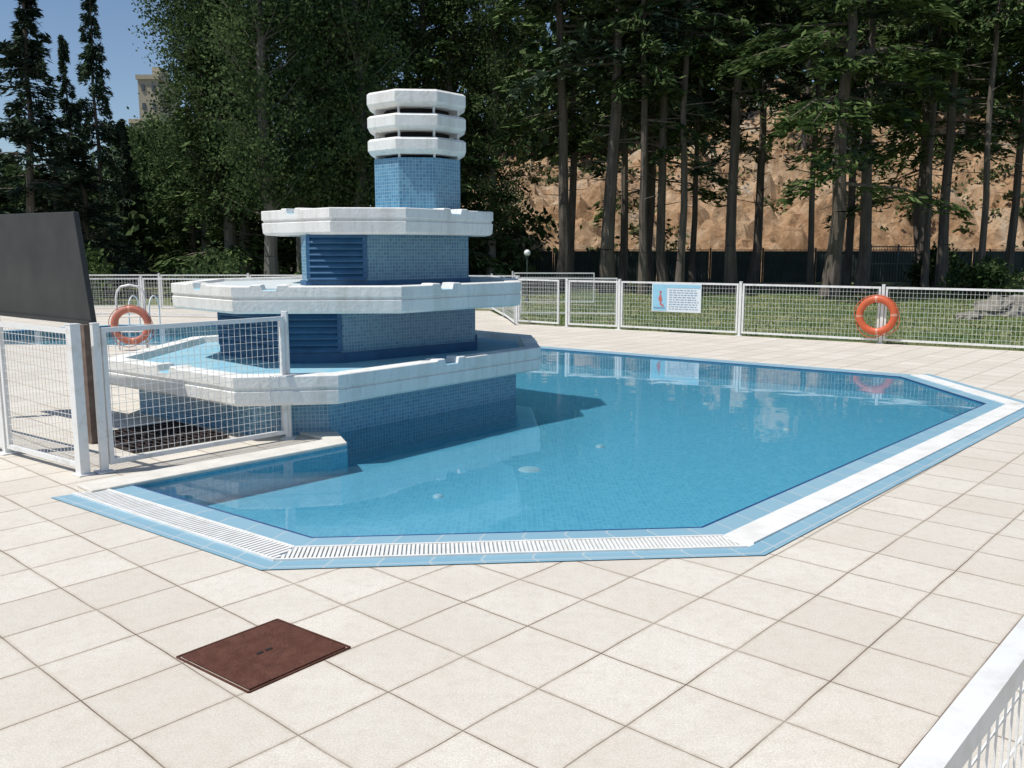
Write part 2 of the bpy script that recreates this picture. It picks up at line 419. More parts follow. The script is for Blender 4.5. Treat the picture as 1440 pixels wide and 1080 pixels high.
for x,y,r in((.15,7.5,.10),(.85,8.4,.045),(-.57,6.65,.045),(2.4,10.8,.05),(-.1,10.6,.05),(2.9,9.2,.045)): drain(x,y,r)

# manhole hatch
hc=[(-1.365,3.42),(-.99,3.13),(-.68,3.51),(-1.055,3.79)]
cx=sum(p[0] for p in hc)/4;cy=sum(p[1] for p in hc)/4
t=thing('manhole_cover','rusty brown square steel hatch set in the paving','manhole cover',(cx,cy,0))
g=MB();g.extrude(offset(hc,-.010),.002,.008)
g.obj('plate',[M['rust']],t,(cx,cy,0),bevel=.0015)
g=MB();oo=offset(hc,.002)
for i in range(4):
    a=oo[i];b=oo[(i+1)%4];g.sq((a[0],a[1],.003),(b[0],b[1],.003),.008,.006)
g.obj('frame',[M['rust']],t,(cx,cy,0))
dd=(Vector(hc[1])-Vector(hc[0])).normalized()
for s in(-.022,.022):
    g=MB();g.box((cx+dd.y*s*-1,cy+dd.x*s,.0095),(.014,.030,.002),math.atan2(dd.y,dd.x))
    g.obj('handle_slot',[M['dark']],t,(cx,cy,0))

# ------------------------------------------------------------------ fountain
FO=(-1.6,9.8,0)
ft=thing('fountain','three-tier octagonal fountain with white rims and blue mosaic walls','fountain',FO)
rim1=[(-2.37,7.47),(-1.5,7.6),(.32,9.8),(.25,11.2),(-.9,12.3),(-2.6,12.2),(-3.97,11.0),(-4.05,8.75)]
rim2=[(-2.65,8.42),(-1.05,8.5),(.10,9.7),(.02,11.0),(-.9,11.9),(-2.5,11.8),(-3.6,10.7),(-3.55,9.3)]
rim3=[(-1.82,9.0),(-1.06,9.05),(-.21,10.1),(-.3,11.0),(-1.1,11.7),(-1.95,11.65),(-2.8,10.8),(-2.76,9.95)]
PROF=[(-.20,-.07,1),(-.17,0,1),(-.008,0,1),(0,-.008,1),(.0,-.10,0),(-.018,-.108,0),(-.018,-.130,0),(-.002,-.136,0),(-.010,-.240,0),(-.035,-.262,0),(-.22,-.265,0),(-.22,-.12,0)]
def sweep(mb,poly,prof,zt,notches={},mi=0,mn=1):
    mm=miters(poly);n=len(poly);st=[]
    for i in range(n):
        a=Vector(poly[i]);b=Vector(poly[(i+1)%n]);d=(b-a).normalized();nn=Vector((d.y,-d.x));l=(b-a).length
        st.append((a,mm[i],0))
        for (tc_,w,dp) in notches.get(i,[]):
            c=l*tc_
            for s,q in((c-w/2-.11,0),(c-w/2-.09,-.014),(c-w/2,-.014),(c-w/2+.02,dp),(c+w/2-.02,dp),(c+w/2,-.014),(c+w/2+.09,-.014),(c+w/2+.11,0)):
                st.append((a+d*s,nn,q))
    S=len(st);K=len(prof)
    def P(i,j):
        a,m,q=st[i%S];o,z,f=prof[j%K];return (a.x+m.x*o,a.y+m.y*o,zt+z-(q if f else 0))
    for i in range(S):
        for j in range(K):
            inn=st[i][2]>0 and st[(i+1)%S][2]>0 and (prof[j][2] and prof[(j+1)%K][2])
            mb.face([P(i,j),P(i,j+1),P(i+1,j+1),P(i+1,j)],mn if inn else mi)
def tier(name,poly,zt,notches,label,fd,fm):
    r=MB();sweep(r,poly,PROF,zt,notches)
    o=r.obj(name,[M['white_rim'],M['basin']],ft,FO,merge=True,label=label)
    bv=o.modifiers.new('Bevel','BEVEL');bv.width=.003;bv.segments=2;bv.limit_method='ANGLE';bv.angle_limit=rad(35)
    b=MB();b.extrude(offset(poly,-.19),zt-.25,zt-fd,0)
    fl=b.obj('basin_floor',[M[fm]],o);
    fl.matrix_parent_inverse=Matrix.Identity(4);fl.location=(-FO[0],-FO[1],0)
    return o
N1={1:[(.5,.20,.045)],7:[(.5,.20,.045)],2:[(.5,.2,.045)]}
N2={0:[(.22,.16,.035)],1:[(.35,.18,.045)],7:[(.45,.18,.045)],2:[(.5,.2,.045)]}
N3={1:[(.55,.18,.04)],7:[(.45,.18,.04)],2:[(.5,.2,.045)]}
tier('basin_rim',rim1,.575,N1,'widest white octagonal basin rim',.07,'basin')
tier('basin_rim',rim2,1.30,N2,'middle white octagonal basin rim',.030,'basin_grey')
tier('basin_rim',rim3,2.06,N3,'upper white octagonal basin rim',.06,'basin')
def wall(name,poly,z0,z1,mats,label=None):
    g=MB();g.extrude(poly,z0,z1);return g.obj(name,mats,ft,FO,label=label)
base=offset(rim1,-.27)
wall('base_wall',base,PD-.02,.33,[M['tile_col']],'blue mosaic base wall')
c2=[(-2.3,8.92),(-1.72,8.97),(-.42,10.1),(-.45,10.9),(-1.2,11.5),(-2.4,11.4),(-3.2,10.6),(-3.18,9.7)]
c3=[(-2.14,9.36),(-1.52,9.42),(-.50,10.3),(-.55,10.95),(-1.2,11.4),(-2.1,11.35),(-2.3,11.0),(-2.24,9.55)]
wall('lower_wall',c2,.506,1.05,[M['tile_col']],'blue mosaic middle wall')
wall('upper_wall',c3,1.271,1.81,[M['tile_col']],'blue mosaic upper wall')
for pl,z0,z1 in((c2,.506,.61),(c3,1.271,1.32)):
    g=MB();g.extrude(offset(pl,.02),z0,z1);g.obj('plinth',[M['blue_dark']],ft,FO)
def louvre(p,q,z0,z1,nsl):
    a=Vector(p);b=Vector(q);d=(b-a).normalized();nn=Vector((d.y,-d.x))
    g=MB();A=a+d*.02;B=b-d*.02
    for P,Q,w in(((A,z0),(B,z0),0),((A,z1),(B,z1),0)):
        c=P[0]+nn*.02;e=Q[0]+nn*.02;g.sq((c.x,c.y,P[1]),(e.x,e.y,Q[1]),.04,.03)
    for X in(A,B):
        c=X+nn*.02;g.sq((c.x,c.y,z0),(c.x,c.y,z1),.04)
    c0=A+nn*.004;c1=B+nn*.004
    g.face([(c0.x,c0.y,z0),(c1.x,c1.y,z0),(c1.x,c1.y,z1),(c0.x,c0.y,z1)],1)
    for j in range(nsl):
        z=z0+(z1-z0)*(j+.5)/nsl;h=(z1-z0)/nsl*.5
        p0=A+nn*.045;p1=B+nn*.045;q0=A+nn*.012;q1=B+nn*.012
        g.face([(p0.x,p0.y,z-h),(p1.x,p1.y,z-h),(q1.x,q1.y,z+h*.7),(q0.x,q0.y,z+h*.7)],0)
        g.face([(p0.x,p0.y,z-h-.012),(p1.x,p1.y,z-h-.012),(p1.x,p1.y,z-h),(p0.x,p0.y,z-h)],0)
    g.obj('louvre_panel',[M['blue_dark'],M['dark']],ft,FO)
louvre(c2[0],c2[1],.63,1.02,6);louvre(c3[0],c3[1],1.34,1.78,7)
louvre(c2[7],c2[0],.63,1.02,6)
def octo(c,w,rot):
    R=w/2/math.cos(math.pi/8);return [(c[0]+R*math.cos(rot-math.pi/8-math.pi/2+i*math.pi/4),c[1]+R*math.sin(rot-math.pi/8-math.pi/2+i*math.pi/4)) for i in range(8)]
tc=(-1.06,10.25);oc=octo(tc,.94,rad(5))
wall('tower_wall',oc,1.995,2.62,[M['tile_col']],'octagonal blue mosaic tower')
RP=[(-.16,0,0),(-.028,0,0),(0,-.024,0),(0,-.125,0),(-.022,-.142,0),(-.070,-.172,0),(-.2,-.174,0),(-.2,-.05,0)]
ZR=(2.83,3.075,3.32)
for zt in ZR:
    g=MB();ring=octo(tc,1.07,rad(5));sweep(g,ring,RP,zt)
    g.extrude(offset(ring,-.19),zt-.160,zt-.06)
    g.obj('tower_ring',[M['white_rim']],ft,FO,merge=True)
for p in octo(tc,.90,rad(5)):
    g=MB();g.prism((p[0],p[1],2.60),(p[0],p[1],3.17),.013,n=6);g.obj('ring_support',[M['white_metal']],ft,FO)
g=MB();g.prism((tc[0],tc[1],2.6),(tc[0],tc[1],3.2),.36,n=16);g.obj('ring_gap_shade',[M['dark']],ft,FO)  # added core; the shade between the rings is put into its near-black colour

# ------------------------------------------------------------------ fences
def make_panel(Lp,H,dx=.062,dz=.078,fr=.035,label='white steel mesh fence panel standing on the paving',group='white mesh fences',name='mesh_fence',postw=.05,wr=.0024):
    t=thing(name,label,'fence',(0,0,0),0,group)
    g=MB();x0=.06;x1=Lp-.02;z0=.07;z1=H-.02
    g.sq((x0,0,z0),(x1,0,z0),fr,fr);g.sq((x0,0,z1),(x1,0,z1),fr,fr)
    g.sq((x0+fr/2,0,z0+fr/2),(x0+fr/2,0,z1-fr/2),fr-.002);g.sq((x1-fr/2,0,z0+fr/2),(x1-fr/2,0,z1-fr/2),fr-.002)
    g.obj('frame',[M['white_metal']],t)
    w=MB();n=int((x1-x0)/dx)
    for i in range(1,n):
        x=x0+(x1-x0)*i/n;w.prism((x,0,z0),(x,0,z1),wr,n=4,caps=False)
    n=int((z1-z0)/dz)
    for i in range(1,n):
        z=z0+(z1-z0)*i/n;w.prism((x0,.0045,z),(x1,.0045,z),wr,n=4,caps=False)
    w.obj('wire_mesh',[M['white_metal']],t)
    p=MB();p.sq((0.02,0,0),(0.02,0,H+.03),postw);p.box((.02,0,.006),(.12,.12,.012));
    p.box((.02,0,H+.034),(postw+.006,postw+.006,.008))
    for zz in(.25,H-.22): p.box((.05,0,zz),(.05,.016,.03))
    p.obj('post',[M['white_metal']],t,bevel=.003)
    return t
def place(src,a,b):
    src.location=(a[0],a[1],0);src.rotation_euler=(0,0,math.atan2(b[1]-a[1],b[0]-a[0]))
A=(-3.15,6.38)
p=make_panel(1.17,1.08,label='white mesh gate panel beside a grey steel hood',dx=.05,dz=.06,postw=.075,wr=.0021);place(p,A,(-4.1,7.07))
p=make_panel(1.7,1.08,label='white mesh fence panel at the corner by the fountain',dx=.05,dz=.06,wr=.0021);place(p,(-4.1,7.07),(-5.4,8.02))
p=make_panel(1.62,1.08,label='white mesh fence panel between pool kerb and fountain',dx=.05,dz=.06,wr=.0021);place(p,(-3.06,6.46),(-1.96,7.64))
e=thing('fence_post','white square steel post at the fountain end of the fence','post',(-1.96,7.66,0))
g=MB();g.sq((0,0,0),(0,0,1.12),.05);g.box((0,0,.006),(.12,.12,.012));g.obj('shaft',[M['white_metal']],e,bevel=.003)
p=make_panel(2.6,.995,label='white mesh fence panel close to the viewer, edge on',dx=.05,dz=.10,fr=.042);place(p,(.10,.58),(1.85,2.515))
P0=make_panel(2.55,1.0)
pts=[(2.2,18.4),(4.34,17.01),(6.48,15.62),(8.62,14.23),(10.76,12.84)]
dirn=math.atan2(-1.39,2.14)
P0.location=(2.2,18.4,0);P0.rotation_euler=(0,0,dirn)
P0['label']='white mesh fence panel carrying a blue and white notice'
for q in pts[1:4]:
    clone(P0,(q[0],q[1],0),dirn,label='white mesh fence panel between the paving and the lawn')
P1=make_panel(1.2,1.0,label='short white mesh gate panel beside the lawn');place(P1,(1.15,18.98),(2.2,18.4))
clone(P1,(.1,19.85,0),math.atan2(-.87,1.05),1,'short white mesh fence panel beside the lawn')
PF=make_panel(2.5,.95,dx=.08,dz=.1,label='distant white mesh fence panel at the lawn edge',group='distant white mesh fences')
PF.location=(-2.3,24.3,0);PF.rotation_euler=(0,0,math.atan2(-.3,2.5))
far=[(-.2,21.9,rad(-84)),(-4.8,24.6,0),(-7.3,24.7,0),(-9.8,24.8,0),(-12.3,24.9,0),(-14.8,25.0,0),(-11.6,21.6,rad(8)),(-9.1,21.9,rad(-12)),(.15,22.4,rad(-10)),(.0,27.0,rad(-4))]
for x,y,r in far: clone(PF,(x,y,0),r)
clone(PF,(-.55,24.2,0),rad(-82))

sd=Vector((math.cos(dirn),math.sin(dirn)));sn=Vector((sd.y,-sd.x))
s0=Vector((2.2,18.4))+sd*1.28+sn*.035
t=thing('notice_board','white and light blue notice board tied to the mesh fence','sign',(s0.x,s0.y,0),dirn)
def flat(mb,x0,x1,z0,z1,y,mi): mb.face([(x0,y,z0),(x1,y,z0),(x1,y,z1),(x0,y,z1)],mi)
g=MB();g.box((0,.0,.69),(1.04,.012,.56));g.obj('board',[M['signwhite']],t,bevel=.002)
g=MB();flat(g,-.50,-.20,.43,.95,-.010,0);flat(g,-.19,.50,.885,.95,-.010,2);
ring=[(math.cos(q)*.025,math.sin(q)*.025) for q in np.linspace(0,2*math.pi,13)[:-1]]
g.face([(-.33+x,-.014,.80+z) for x,z in ring],1)
g.face([(-.34,-.014,.77),(-.38,-.014,.66),(-.33,-.014,.58),(-.29,-.014,.64),(-.32,-.014,.76)],1)
g.face([(-.33,-.014,.60),(-.25,-.014,.53),(-.28,-.014,.51),(-.35,-.014,.56)],1)
g.face([(-.47,-.0135,.50),(-.23,-.0135,.50),(-.23,-.0135,.47),(-.47,-.0135,.47)],3)
random.seed(3)
for r_,z in enumerate(np.linspace(.84,.47,9)):
    x=-.15
    while x<.40+.05*random.random():
        w=.03+.06*random.random();flat(g,x,min(x+w,.47),z-.007,z+.007,-.010,3);x+=w+.018
g.obj('lettering',[M['signblue'],M['signred'],M['signblue'],M['signgrey']],t)

def lifebuoy(name_loc,rz,label,om='orange',sc=1):
    t=thing('lifebuoy',label,'lifebuoy',name_loc,rz);t.scale=(sc,sc,sc)
    g=MB();R=.285;r=.062;S=48;K=12
    for i in range(S):
        mi=1 if (i%12)==0 else 0
        for j in range(K):
            def P(i,j):
                a=2*math.pi*i/S;b=2*math.pi*j/K;return ((R+r*math.cos(b))*math.cos(a),.8*r*math.sin(b),(R+r*math.cos(b))*math.sin(a))
            g.face([P(i,j),P(i,j+1),P(i+1,j+1),P(i+1,j)],mi)
    g.obj('ring',[M[om],M['buoywhite']],t,smooth=True,merge=True)
    g=MB()
    for q in range(4):
        a0=math.pi/12+q*math.pi/2;ps=[]
        for s in np.linspace(0,1,9):
            a=a0+s*math.pi/2;rr=.355+.035*math.sin(math.pi*s)*(1 if q else .6);ps.append((rr*math.cos(a),0,rr*math.sin(a)-.02*math.sin(math.pi*s)))
        g.tube(ps,.007,5)
    g.obj('rope',[M[om]],t)
    return t
s1=Vector((6.48,15.62))-sd*.05+sn*.10
lifebuoy((s1.x,s1.y,.50),dirn,'orange lifebuoy hanging on the white mesh fence')
st=thing('lifebuoy_stand','white tubular stand beside the far pool edge','stand',(-6.25,14.6,0),rad(10))
g=MB()
ps=[(-.22,0,0),(-.22,0,.85),(-.20,0,.96),(-.14,0,1.04),(0,0,1.07),(.14,0,1.04),(.20,0,.96),(.22,0,.85),(.22,0,0)]
g.tube(ps,.018);g.obj('frame',[M['white_metal']],st,merge=False)
for zz in(.3,.55):
    g=MB();g.prism((-.22,0,zz),(.22,0,zz),.014,n=8);g.obj('rung',[M['white_metal']],st)
lifebuoy((-6.22,14.5,.42),rad(10),'faded orange lifebuoy on a white tubular stand','orange_old',.92)
pl=thing('pool_ladder','pair of arched white pool ladder rails at the water edge','pool ladder',(-8.0,19.33,0))
for x in(-.22,.22):
    g=MB()
    ps=[(x,-.25,-.22),(x,-.25,.35)]+[(x,-.25+.55*(1-math.cos(a))/2*1.0,.35+.3*math.sin(a)) for a in np.linspace(.3,math.pi,8)]+[(x,.3,0)]
    g.tube(ps,.016);g.obj('rail',[M['white_metal']],pl)

# grey hood
hd=Vector((-.81,.59)).normalized()
e=thing('steel_hood','dark grey sheet-steel hood on rusty posts behind the gate','steel hood',(-3.55,7.5,0),math.atan2(hd.y,hd.x))
g=MB();T=.05
prof=[(0.0,1.015),(2.2,1.03),(2.2,1.97),(.17,1.96)]
F=[(x,0.0,z) for x,z in prof];Bk=[(x,-T,z) for x,z in prof]
g.face(F,0);g.face(Bk[::-1],0)
for i in range(4):
    j=(i+1)%4;g.face([F[j],F[i],Bk[i],Bk[j]],0)
g.obj('hood',[M['sheet']],e,bevel=.006,merge=True)
g=MB()
g.sq((0.01,.012,1.03),(2.2,.012,1.045),.02,.03);g.obj('folded_edge',[M['sheet']],e)
for x in(.02,1.9):
    g=MB();g.sq((x,.045,0),(x,.045,1.02),.07);g.obj('leg',[M['rustpost']],e)

e=thing('pit_grate','dark steel open grating over a machinery pit beside the fountain','grate',(-3.4,7.5,0))
pp=[(-3.08,7.08),(-2.5,7.68),(-3.2,8.30),(-3.78,7.68)]
g=MB();g.face([(x,y,.004) for x,y in pp],0);g.obj('pit',[M['dark']],e,(-3.4,7.5,0))  # flat near-black sheet painted as the shaded depth under the grating
g=MB()
a,b,c,d_=[Vector(q) for q in pp]
for i in range(13):
    s=i/12;p=a.lerp(b,s);q=d_.lerp(c,s);g.sq((p.x,p.y,.020),(q.x,q.y,.020),.012,.02)
for i in range(9):
    s=i/8;p=a.lerp(d_,s);q=b.lerp(c,s);g.sq((p.x,p.y,.023),(q.x,q.y,.023),.012,.02)
g.obj('bars',[M['gratedark']],e,(-3.4,7.5,0))

# ------------------------------------------------------------------ hill
def sm(t): t=max(0,min(1,t));return t*t*(3-2*t)
def hz(x,y):
    k=sm((y-45)/6)*sm((x+9)/8)
    w=noise.noise(Vector((x*.07,y*.05,1)))*8
    yy=y+w
    h=(3.6*sm((yy-45)/10)+3.4*sm((yy-56)/10)+(1.8+4.5*sm((x-4)/16))*sm((yy-66)/14)+4*sm((y-80)/20))*sm((x+9)/9)
    q=Vector((x*.13,y*.13,0))
    h+=(noise.fractal(q,1,2,5)*1.7+abs(noise.noise(Vector((x*.35,y*.4,3))))*1.9+abs(noise.fractal(Vector((x*.9,y*.6,8)),1,2,3))*1.1)*k
    return h-.4*(1-sm((y-44)/3))-.4*(1-sm((x+10)/4))
nx,ny=240,140
vs=[];fs=[]
for j in range(ny):
    for i in range(nx):
        x=-12+100*i/(nx-1);y=44+66*(j/(ny-1))**1.4;vs.append((x,y,hz(x,y)))
for j in range(ny-1):
    for i in range(nx-1):
        a=j*nx+i;fs.append((a,a+1,a+nx+1,a+nx))
me=bpy.data.meshes.new('hillside');me.from_pydata(vs,[],fs);me.materials.append(M['hill'])
o=bpy.data.objects.new('hillside',me);COL.objects.link(o);o['kind']='structure'

# ------------------------------------------------------------------ foliage tools
def leafmesh(name,c,d,w,mat,parent=None):
    n=len(c);v=np.empty((n,4,3));v[:,0]=c-d;v[:,1]=c+w-d*.1;v[:,2]=c+d;v[:,3]=c-w-d*.1
    me=bpy.data.meshes.new(name);me.vertices.add(4*n);me.vertices.foreach_set('co',v.reshape(-1))
    me.loops.add(4*n);me.loops.foreach_set('vertex_index',np.arange(4*n,dtype=np.int32))
    me.polygons.add(n);me.polygons.foreach_set('loop_start',np.arange(0,4*n,4,dtype=np.int32))
    me.polygons.foreach_set('loop_total',np.full(n,4,dtype=np.int32))
    me.materials.append(mat);me.update(calc_edges=True);me.validate()
    o=bpy.data.objects.new(name,me);COL.objects.link(o)
    if parent:o.parent=parent
    return o
def unit(a): return a/np.maximum(1e-6,np.linalg.norm(a,axis=1,keepdims=True))
def trunkpath(mb,H,r,rng,bend=.25,n=9,sides=8):
    ps=[];ox=oy=0
    for i in range(12):
        s=i/11;ps.append(Vector((ox,oy,H*s)));ox+=rng.normal()*bend*.3;oy+=rng.normal()*bend*.3
    for i in range(11):
        s0=i/11;s1=(i+1)/11
        f=lambda s:r*(1-s)**.8*(1+.35*math.exp(-s*40))+.015
        mb.prism(ps[i],ps[i+1],f(s0),f(s1),n=sides,caps=False,up=(0,1,0),ph=0)
    def at(z):
        s=min(.999,max(0,z/H))*11;i=int(s);return ps[i].lerp(ps[i+1],s-i)
    return at
def conifer(H,z0,R,nb,nl,seed,mat,label,cat='tree',group='dark conifers',tr=.25,droop=.12,rise=.1,ll=.22,lw=.055,power=.75,name='conifer_tree',bark='bark',flat_=.35,dead=6,hp=.9,low=0):
    rng=np.random.default_rng(seed)
    t=thing(name,label,cat,(0,0,0),0,group)
    mb=MB();at=trunkpath(mb,H,tr,rng,.22)
    C_=[];D_=[];W_=[]
    hs=list(z0+(H-z0)*np.sort(rng.random(nb))**hp)
    hs+=list(rng.uniform(z0*.6,z0,low))
    for h in hs:
        f=max(0,(h-z0)/(H-z0))
        r=(R*(1-f)**power+.25)*rng.uniform(.5,1.15)
        az=rng.uniform(0,2*math.pi);ca,sa=math.cos(az),math.sin(az);o=at(h)
        ris=rise+.35*f*r
        fn=lambda s:np.stack([o.x+ca*r*s,o.y+sa*r*s,h+ris*s-droop*r*s*s],-1)
        e0=fn(np.array([0.,.5,1.]))
        mb.prism(e0[0],e0[1],.018+.012*r,.012+.005*r,n=3,caps=False);mb.prism(e0[1],e0[2],.012+.005*r,.004,n=3,caps=False)
        k=int(nl*(.35+.65*r/R))
        s=rng.random(k)**.6;s=.12+.9*s
        base_=fn(s)
        lat=rng.normal(size=k)*.16*r*np.clip(1.15-s,.1,1)*1.4
        side=np.array([-sa,ca,0.])
        c=base_+side*lat[:,None];c[:,2]+= -np.abs(rng.normal(size=k))*flat_*.5-np.abs(lat)*.15+rng.normal(size=k)*.05
        dr=np.array([ca,sa,-.25])[None]+side[None]*np.sign(lat)[:,None]*rng.uniform(.2,1.2,size=(k,1))+rng.normal(size=(k,3))*.35
        dr=unit(dr);wv=unit(np.cross(dr,rng.normal(size=(k,3))*.5+np.array([0,0,1])))
        sc=rng.uniform(.6,1.4,size=(k,1))
        C_.append(c);D_.append(dr*ll*sc);W_.append(wv*lw*sc)
    for _ in range(dead):
        h=rng.uniform(z0*.45,z0) if z0>2 else rng.uniform(.5,z0+1);az=rng.uniform(0,6.28);o=at(h);l=rng.uniform(.4,1.8)
        mb.prism(o,(o.x+math.cos(az)*l,o.y+math.sin(az)*l,h+rng.uniform(-.3,.3)),.03,.006,n=4,caps=False)
    mb.obj('trunk',[M[bark]],t,smooth=True)
    leafmesh('crown',np.concatenate(C_),np.concatenate(D_),np.concatenate(W_),mat,t)
    return t
def broadleaf(H,z0,R,nb,nl,seed,mat,label,group='poplars beside the pool',tr=.22,ang=.9,ls=.066,sig=.33,bark='barkpale',name='poplar_tree'):
    rng=np.random.default_rng(seed)
    t=thing(name,label,'tree',(0,0,0),0,group)
    mb=MB();at=trunkpath(mb,H*.97,tr,rng,.2)
    C_=[];D_=[];W_=[]
    for h in z0+(H-z0)*rng.random(nb)*.93:
        f=(h-z0)/(H-z0);prof_=math.sin(math.pi*min(1,(.15+f*.85)))**.6
        l=R*prof_*rng.uniform(.5,1.15)+.3
        az=rng.uniform(0,6.283);o=at(h);ca,sa=math.cos(az),math.sin(az)
        tip=np.array([o.x+ca*l,o.y+sa*l,h+l*ang*rng.uniform(.5,1.3)])
        st_=np.array([o.x,o.y,h]);mid=(st_+tip)/2+np.array([0,0,-.1])
        mb.prism(st_,mid,.03,.018,n=3,caps=False);mb.prism(mid,tip,.018,.005,n=3,caps=False)
        for q in range(5):
            s=rng.uniform(.3,1.05);c0=st_+(tip-st_)*s+rng.normal(size=3)*.22*l*.5
            k=nl//5;c=c0+rng.normal(size=(k,3))*np.array([sig,sig,sig*.8])*rng.uniform(.6,1.2)
            d=unit(rng.normal(size=(k,3)));w=unit(np.cross(d,rng.normal(size=(k,3))));sc=rng.uniform(.6,1.3,size=(k,1))
            C_.append(c);D_.append(d*ls*sc);W_.append(w*ls*.62*sc)
    mb.obj('trunk',[M[bark]],t,smooth=True)
    leafmesh('crown',np.concatenate(C_),np.concatenate(D_),np.concatenate(W_),mat,t)
    return t
def put(o,x,y,rz=0,sc=1,z=0): o.location=(x,y,z);o.rotation_euler=(0,0,rz);o.scale=(sc,sc,sc)
def PX(px,Y): return (px-720)/1236*Y

lbC='tall dark conifer with bare lower trunk behind the lawn'
cA=conifer(18,7.7,3.0,70,120,11,M['conif'],lbC,tr=.21,dead=14,droop=.28,low=2)
cB=conifer(19,8.8,2.7,70,120,12,M['conif'],lbC,tr=.16,droop=.32,dead=18,low=1)
cC=conifer(17,7.1,3.3,70,120,13,M['conif2'],lbC,tr=.24,droop=.30,dead=12,low=2)
cD=conifer(16,5.8,4.6,70,210,14,M['conifb'],'broad cedar with bright green drooping branches behind the lawn',group='green cedars behind the lawn',tr=.26,droop=.28,name='cedar_tree',dead=8,low=3)
rg=random.Random(5)
srcs=[cA,cB,cC]
front=[(789,35),(799,39),(852,34),(872,38),(901,33),(930,34),(951,33),(968,40),(1023,34),(1051,38),(1132,36),(1181,41),(1203,33),(1290,35),(1314,36),(1365,32),(1405,37),(1438,34),(1500,36)]
used=set()
for i,(px,Y) in enumerate(front):
    k=rg.randrange(3) if len(used)==3 else i%3;x=PX(px,Y);s=rg.uniform(.9,1.12)
    if k not in used: used.add(k);put(srcs[k],x,Y,rg.uniform(0,6),s)
    else: clone(srcs[k],(x,Y,0),rg.uniform(0,6),(s*rg.uniform(.7,1.05),s*rg.uniform(.7,1.05),s))
put(cD,PX(1160,31),31,.6,1.0)
for px,Y,r,s in ((1285,40,4.2,1.05),(905,41,3.0,1.15)):
    clone(cD,(PX(px,Y),Y,0),r,s)
for px,Y in ((640,41),(560,42),(500,43)):
    clone(srcs[rg.randrange(3)],(PX(px,Y),Y,0),rg.uniform(0,6),rg.uniform(.95,1.2))
for px,Y in ((1110,66),(1330,64)):
    x=PX(px,Y);clone(srcs[rg.randrange(3)],(x,Y,hz(x,Y)-.3),rg.uniform(0,6),rg.uniform(.65,.85),'dark conifer standing on the tan hillside slope')
cE=conifer(15,1.6,3.0,110,120,21,M['conif'],'dark dense conifer with branches reaching low behind the pool fence',group='dense low conifers',tr=.25,droop=.25)
put(cE,PX(335,34),34,0,.85)
for px,Y,s in ((285,38,.5),(470,36,1.0),(640,37,.9),(545,38,1.1)):
    clone(cE,(PX(px,Y),Y,0),rg.uniform(0,6),s)
cS=conifer(11.0,.8,2.5,150,140,31,M['conif2'],'narrow dark spruce with tiered branches against the sky',group='spruces against the sky',tr=.16,droop=.22,rise=-.05,power=1.15,ll=.16,lw=.04,name='spruce_tree',flat_=.22,hp=.85)
put(cS,PX(60,30),30,.5,1.0);cS.scale=(.92,.92,1.0)
clone(cS,(PX(160,36),36,0),2,(.6,.6,1.14));clone(cS,(PX(130,34),34,0),4,(.5,.5,.85))
clone(cS,(PX(-40,32),32,0),4,.9)
clone(cS,(PX(186,40),40,0),1,(.65,.65,.66));clone(cS,(PX(138,32),32,0),5,(.85,.85,.5))
clone(cS,(PX(5,36),36,0),2.5,.7);clone(cS,(PX(92,38),38,0),1.5,(.85,.85,.58))
pA=broadleaf(15,1.8,1.9,110,270,41,M['poplar'],'tall green poplar with dense small leaves behind the fountain')
pB=broadleaf(16,2.4,1.6,110,270,42,M['poplar'],'tall green poplar with dense small leaves behind the fountain')
put(pA,PX(335,34),34,0,1);put(pB,PX(388,30),30,0,1)
for s,px,Y,k in((pA,435,32,1.0),(pB,300,38,.95),(pA,478,36,1.1),(pB,512,32,1.0),(pB,600,38,1.1),(pA,690,37,.85),(pB,355,38,1.05)):
    clone(s,(PX(px,Y),Y,0),rg.uniform(0,6),k)
pC=broadleaf(7.5,1.2,1.9,70,160,44,M['poplar'],'low green tree at the far side of the pool',group='low trees beyond the pool',name='small_tree',tr=.12,ang=.4,ls=.095)
put(pC,PX(205,46),46,0,1.0)
for px,Y,k in((250,47,1.08),(228,44,.95),(75,44,.72),(125,46,.72),(10,40,.68),(275,42,.95),(165,43,.72),(40,46,.8)):
    clone(pC,(PX(px,Y),Y,0),rg.uniform(0,6),k)

rng=np.random.default_rng(99)
Cn=[]
for _ in range(800):
    x=rng.uniform(-48,64)
    if x<-20 and rng.random()<.5: continue
    y=rng.uniform(72,90)
    gx=hz(x,y) if (x>-12 and y<108) else 0
    top=13+4*rng.random() if x>-8 else (6.0 if x<-20 else 7.5)
    Cn.append((x,y,gx+rng.uniform(.1,1)*top*rng.uniform(.5,1)))
Cn=np.array(Cn);c=np.repeat(Cn,34,axis=0)+rng.normal(size=(len(Cn)*34,3))*np.array([1.5,1.2,1.1])
c[:,2]=np.maximum(c[:,2],.1)
d=unit(rng.normal(size=c.shape));w=unit(np.cross(d,rng.normal(size=c.shape)));sc=rng.uniform(.6,1.3,size=(len(c),1))
o=leafmesh('distant_wood',c,d*.6*sc,w*.36*sc,M['wood']);o['kind']='stuff'
Cn=[]
while len(Cn)<200:
    x=rng.uniform(-6,40);y=rng.uniform(47,74)
    if noise.noise(Vector((x*.12,y*.12,5)))>-.05: Cn.append((x,y,hz(x,y)+.15,rng.uniform(.2,.85)))
Cn=np.array(Cn);c=np.repeat(Cn,55,axis=0);off=rng.normal(size=(len(c),3))*np.array([.8,.8,.45])*c[:,3:4];c=c[:,:3]+off
d=unit(rng.normal(size=c.shape));w=unit(np.cross(d,rng.normal(size=c.shape)))
o=leafmesh('hillside_scrub',c,d*.17,w*.1,M['scrub']);o['kind']='stuff'
Cn=[]
